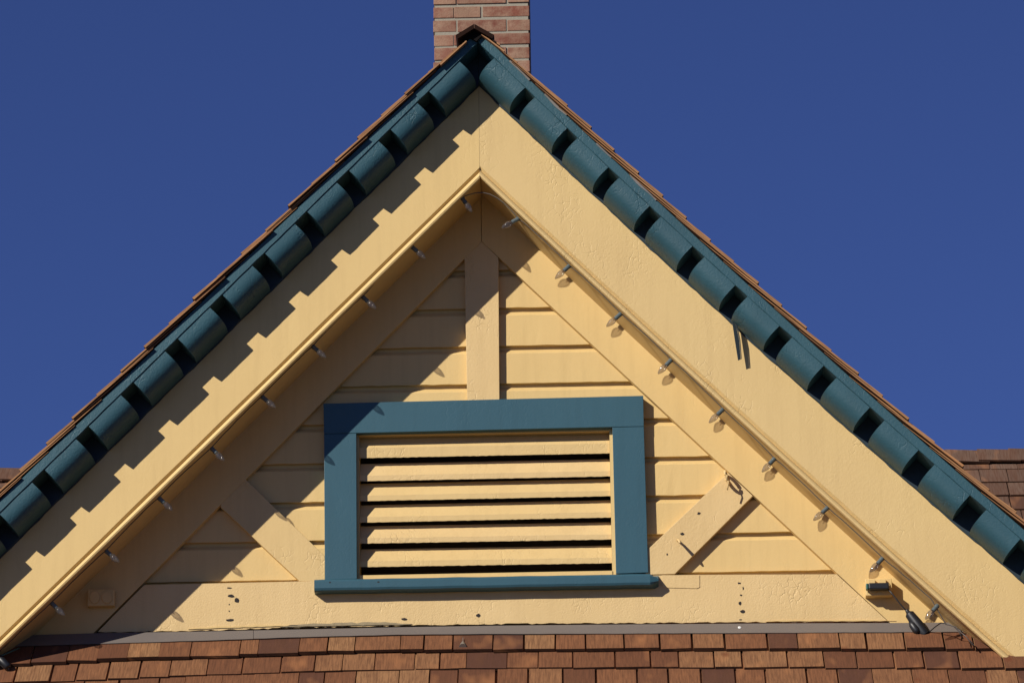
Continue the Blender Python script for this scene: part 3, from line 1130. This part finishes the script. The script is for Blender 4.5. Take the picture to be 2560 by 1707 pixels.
# ------------------------------------------------------------------ string of clear lamps under the eaves
YL = -0.243
lights = empty('light_string', P(1204, 470, YL))
tag(lights, 'string of clear candle shaped lamps on a thin cord under both eaves of the gable', 'string lights')
k_ = 2560/2352.0
lampsL = [(1072, 470), (961, 580), (848, 695), (733, 808), (617, 923), (500, 1043), (380, 1157), (258, 1277), (133, 1398), (5, 1522)]
lampsR = [(1172, 513), (1292, 625), (1410, 735), (1527, 842), (1645, 955), (1765, 1068), (1885, 1180), (2013, 1297), (2140, 1405)]
def lathe(bm, prof, c, ax, seg=14):
    ref = Vector((0, 1, 0))
    u = ax.cross(ref).normalized()
    v = ax.cross(u)
    rings = []
    for (h, r) in prof:
        if r < 1e-5:
            rings.append([bm.verts.new(c+ax*h)])
        else:
            rings.append([bm.verts.new(c+ax*h+u*r*math.cos(2*math.pi*k/seg)+v*r*math.sin(2*math.pi*k/seg)) for k in range(seg)])
    for a, b2 in zip(rings, rings[1:]):
        if len(a) == 1 and len(b2) == 1:
            continue
        for k in range(seg):
            j = (k+1) % seg
            if len(a) == 1:
                bm.faces.new((a[0], b2[j], b2[k]))
            elif len(b2) == 1:
                bm.faces.new((a[k], a[j], b2[0]))
            else:
                bm.faces.new((a[k], a[j], b2[j], b2[k]))
tops = {1: [], -1: []}
for sg, lst in ((-1, lampsL), (1, lampsR)):
    rk = RK[sg]
    for i, (x, y) in enumerate(lst):
        c = P(x*k_, y*k_, YL)
        ang = random.uniform(-0.06, 0.06)
        if i == 0:
            ang = 0.25*(-sg)*-1
        d = rk.inv(x*k_, -0.2, 0)
        N = rk.at(d)[2]
        ax = (-N)
        ax = Matrix.Rotation(ang*sg, 3, 'Y') @ ax
        ax = (ax+Vector((0, random.uniform(-0.12, 0.12)-(0.18 if sg < 0 else 0.10), 0))).normalized()
        Lk = 0.076
        st = c - ax*Lk*0.5
        tops[sg].append(st)
        bm = bmesh.new()
        lathe(bm, [(0, 0), (0, 0.0075), (0.004, 0.0088), (0.010, 0.0090), (0.012, 0.0080), (0.024, 0.0085), (0.030, 0.0082), (0.031, 0.0075), (0.031, 0)], st, ax)
        so = finish(bm, 'light_socket', M_socket, lights, smooth=False, origin=st)
        so.location -= lights.location
        bm = bmesh.new()
        pr = [(0.030, 0.0062), (0.034, 0.0085), (0.039, 0.0108), (0.045, 0.0119), (0.052, 0.0116), (0.059, 0.0099), (0.066, 0.0074), (0.072, 0.0050), (0.0755, 0.0030), (0.0772, 0.0)]
        lathe(bm, pr, st, ax, 18)
        lathe(bm, [(0.030, 0.0), (0.030, 0.0022), (0.040, 0.0016), (0.044, 0.0)], st, ax, 6)
        bo = finish(bm, 'bulb', M_glass, so, smooth=True, origin=st)
        bo.location = (0, 0, 0)
# cord: from socket to socket, lying against the back of the bead
pts = []
chain = [("L", p) for p in tops[-1][::-1]] + [("R", p) for p in tops[1]]
cs = [p for _, p in chain]
for a, b2 in zip(cs, cs[1:]):
    near = (a.x < 0 < b2.x)
    for t in range(8):
        f = t/8
        q = a.lerp(b2, f)
        s_ = math.sin(math.pi*f)
        if near:
            q += Vector((0, 0, 0.055*s_))
        else:
            q += Vector((0, 0, 0.004*s_+random.uniform(-0.0015, 0.0015)))
        pts.append(q)
end_ = cs[-1]
for (x, y, Yq) in ((2365, 1560, -0.24), (2390, 1566, -0.24), (2405, 1590, -0.25), (2408, 1596, -0.26), (2395, 1575, -0.25), (2385, 1566, -0.25), (2415, 1590, -0.26), (2432, 1612, -0.27), (2436, 1614, -0.26), (2425, 1600, -0.25)):
    pts.append(P(x, y, Yq))
bm = bmesh.new()
tube(bm, pts, 0.0021, 6)
co = finish(bm, 'cord', M_wire, lights, smooth=True)
co.location -= lights.location

# ------------------------------------------------------------------ outlet boxes, plug, adapter
def outlet(px0, py0, px1, py1, depth, label, double=True):
    a, c_ = P(px0, py0, YT-depth), P(px1, py1, YT-depth)
    root = empty('outlet_box', ((a.x+c_.x)/2, YT, c_.z))
    tag(root, label, 'outlet box', 'outdoor outlet boxes at the feet of the gable')
    bm = bmesh.new()
    box(bm, a.x, c_.x, YT-depth, YT+0.001, c_.z, a.z)
    o = finish(bm, 'box_body', M_yellow, root, bevel=0.003)
    o.location -= root.location
    w_ = (c_.x-a.x)
    for i in range(2):
        cx_ = a.x+w_*(0.27+0.46*i)
        bm = bmesh.new()
        cz = (a.z+c_.z)/2
        hw, hh = w_*0.19, (a.z-c_.z)*0.40
        ring = []
        for t in range(14):
            an = 2*math.pi*t/14
            ring.append((cx_+hw*math.cos(an), cz+hh*math.sin(an)*0.95))
        prism(bm, ring, YT-depth-0.006, YT-depth+0.001)
        o = finish(bm, 'outlet_cover', M_yellow, root, bevel=0.0015)
        o.location -= root.location
    return root
outlet(219, 1473, 286, 1513, 0.030, 'yellow painted double outlet box in shade at the left foot of the gable')
OUT_R = outlet(2163, 1446, 2231, 1487, 0.045, 'yellow painted outlet box with a dark plug at the right foot of the gable')
for dx in (2170, 2197):
    bm = bmesh.new()
    a_, b_ = P(dx, 1448, -0.088), P(dx+18, 1459, -0.088)
    box(bm, a_.x, b_.x, -0.092, -0.0755, b_.z, a_.z)
    o = finish(bm, 'outlet_lid', M_yellow, OUT_R, bevel=0.0015)
    o.location -= OUT_R.location
# green plug pushed into the right outlet box
bm = bmesh.new()
pl0 = P(2170, 1461, -0.081)
pl1 = P(2222, 1476, -0.081)
box(bm, pl0.x, pl1.x, -0.112, -0.0805, pl1.z, pl0.z)
root = empty('plug', P(2196, 1476, -0.09))
tag(root, 'black plug with a green end, plugged into the right outlet box', 'plug')
o = finish(bm, 'plug_body', M_black, root, bevel=0.005)
o.location -= root.location
bm = bmesh.new()
box(bm, pl0.x-0.009, pl0.x-0.0003, -0.108, -0.0805, pl1.z+0.001, pl0.z-0.001)
o = finish(bm, 'plug_end', M_green, root, bevel=0.003)
o.location -= root.location
bm = bmesh.new()
tube(bm, [P(2218, 1470, -0.10), P(2232, 1485, -0.105), P(2246, 1503, -0.105), P(2258, 1518, -0.105), P(2270, 1530, -0.105)], 0.0028, 6)
o = finish(bm, 'plug_cord', M_black, root, smooth=True)
o.location -= root.location
# black in-line adapter hanging from the plug cord
root = empty('adapter', P(2300, 1590, -0.11))
tag(root, 'black rubber adapter hanging below the right outlet box in front of the flashing', 'adapter')
p0, p1 = P(2266, 1524, -0.105), P(2314, 1587, -0.120)
bm = bmesh.new()
ax = (p1-p0)
tube(bm, [p0, p0+ax*0.10, p0+ax*0.16, p0+ax*0.5, p0+ax*0.9, p0+ax*1.0], [0.006, 0.009, 0.0175, 0.021, 0.0225, 0.020], 12)
o = finish(bm, 'adapter_body', M_black, root, smooth=True)
try:
    o.data.set_sharp_from_angle(angle=R_(40))
except Exception:
    pass
o.location -= root.location
bm = bmesh.new()
q0, q1 = P(2274, 1552, -0.12), P(2296, 1582, -0.13)
tube(bm, [q0, q0.lerp(q1, 0.3), q0.lerp(q1, 0.8), q1], [0.005, 0.013, 0.015, 0.010], 10)
o = finish(bm, 'lead_socket', M_black, root, smooth=True)
o.location -= root.location
bm = bmesh.new()
tube(bm, [P(2312, 1583, -0.12), P(2324, 1578, -0.125), P(2338, 1566, -0.16), P(2352, 1556, -0.2), P(2365, 1558, -0.24)], 0.0022, 6)
tube(bm, [P(2300, 1585, -0.12), P(2322, 1590, -0.13), P(2334, 1592, -0.14)], 0.006, 8)
o = finish(bm, 'lead', M_black, root, smooth=True)
o.location -= root.location
# another dark adapter at the lower left corner
root = empty('adapter', P(18, 1665, -0.22))
tag(root, 'black adapter at the lower left corner under the left eave', 'adapter')
bm = bmesh.new()
p0, p1 = P(-6, 1640, -0.24), P(22, 1668, -0.25)
tube(bm, [p0, p0.lerp(p1, 0.15), p0.lerp(p1, 0.9), p1], [0.007, 0.014, 0.015, 0.010], 12)
o = finish(bm, 'adapter_body', M_black, root, smooth=True)
o.location -= root.location
bm = bmesh.new()
tube(bm, [P(-8, 1642, -0.24), P(14, 1634, -0.24), P(34, 1625, -0.22), P(48, 1619, -0.2)], 0.0028, 6)
o = finish(bm, 'lead', M_green, root, smooth=True)
o.location -= root.location

# ------------------------------------------------------------------ folded iron clip under the right moulding
root = empty('metal_clip', P(1832, 801, YB-0.03))
tag(root, 'dark folded metal clip hanging from the right dentil moulding over the barge board', 'clip')
Yk = YB-0.033
bm = bmesh.new()
pxprism(bm, [(1829.5, 800), (1836, 798), (1848, 848), (1852, 898), (1845, 901), (1837, 850)], Yk, Yk+0.002)
o = finish(bm, 'clip_blade', M_iron, root, bevel=0.0005)
o.location -= root.location
bm = bmesh.new()
pxprism(bm, [(1836.6, 799), (1841, 801), (1851, 850), (1854.5, 897), (1852.6, 898), (1848.4, 848)], Yk-0.001, Yk+0.001)
o = finish(bm, 'clip_blade', M_iron, root, bevel=0.0005)
o.location -= root.location
bm = bmesh.new()
tube(bm, [P(1829, 799, Yk+0.03), P(1831, 800, Yk), P(1845, 801, Yk-0.006)], 0.0028, 8)
o = finish(bm, 'clip_hinge', M_iron, root, smooth=True)
o.location -= root.location

# ------------------------------------------------------------------ painted ring hook at the head of the right brace
root = empty('ring_hook', P(1817, 1190, -0.032))
tag(root, 'yellow painted ring hook screwed into the top of the right brace', 'hook')
c = P(1817, 1194, -0.055)
bm = bmesh.new()
ring = []
for t in range(19):
    an = 2*math.pi*t/18
    ring.append(c+Vector((0.003*math.cos(an)-0.006*math.sin(an), -0.004+0.028*math.cos(an), 0.023*math.sin(an))))
tube(bm, ring, 0.0062, 8, cap=False)
o = finish(bm, 'ring', M_yellow_rough, root, smooth=True)
o.location -= root.location
bm = bmesh.new()
tube(bm, [Vector((c.x, -0.034, c.z)), Vector((c.x, -0.028, c.z))], 0.007, 8)
tube(bm, [c+Vector((0.004, -0.024, -0.01)), c+Vector((0.004, -0.03, -0.03)), c+Vector((0.0, -0.026, -0.055))], 0.0028, 6)
o = finish(bm, 'screw', M_yellow_rough, root, smooth=True)
o.location -= root.location
# little nail with a bent tail lower on the brace
root = empty('bent_nail', P(1694, 1352, -0.031))
tag(root, 'bent painted nail sticking out low on the right brace', 'nail')
bm = bmesh.new()
n0 = P(1694, 1350, -0.031)
tube(bm, [n0, n0+Vector((0.002, -0.022, -0.004)), n0+Vector((0.006, -0.050, -0.018)), n0+Vector((0.008, -0.058, -0.026))], [0.0048, 0.0048, 0.0062, 0.003], 7)
o = finish(bm, 'nail_shank', M_yellow_rough, root, smooth=True)
o.location -= root.location
# grey metal strip peeping out under the shingles right of the peak
rk = RK[1]
for (d0, d1) in ((0.05, 0.16), (0.24, 0.36), (0.52, 0.60), (0.70, 0.84)):
    bm = bmesh.new()
    jw = wob(int(d0*100), 0.0025)
    sweep(bm, rk, [(NT+0.001, BF-0.01), (NT+0.001, BF+0.0075), (NT-0.005, BF+0.0085), (NT-0.005, BF+0.0065)], d0, d1, step=0.02, mitre=False, jit=lambda i, d: (jw(d) if i in (2, 3) else 0, 0))
    finish(bm, 'metal_edge_strip', M_lead, house)
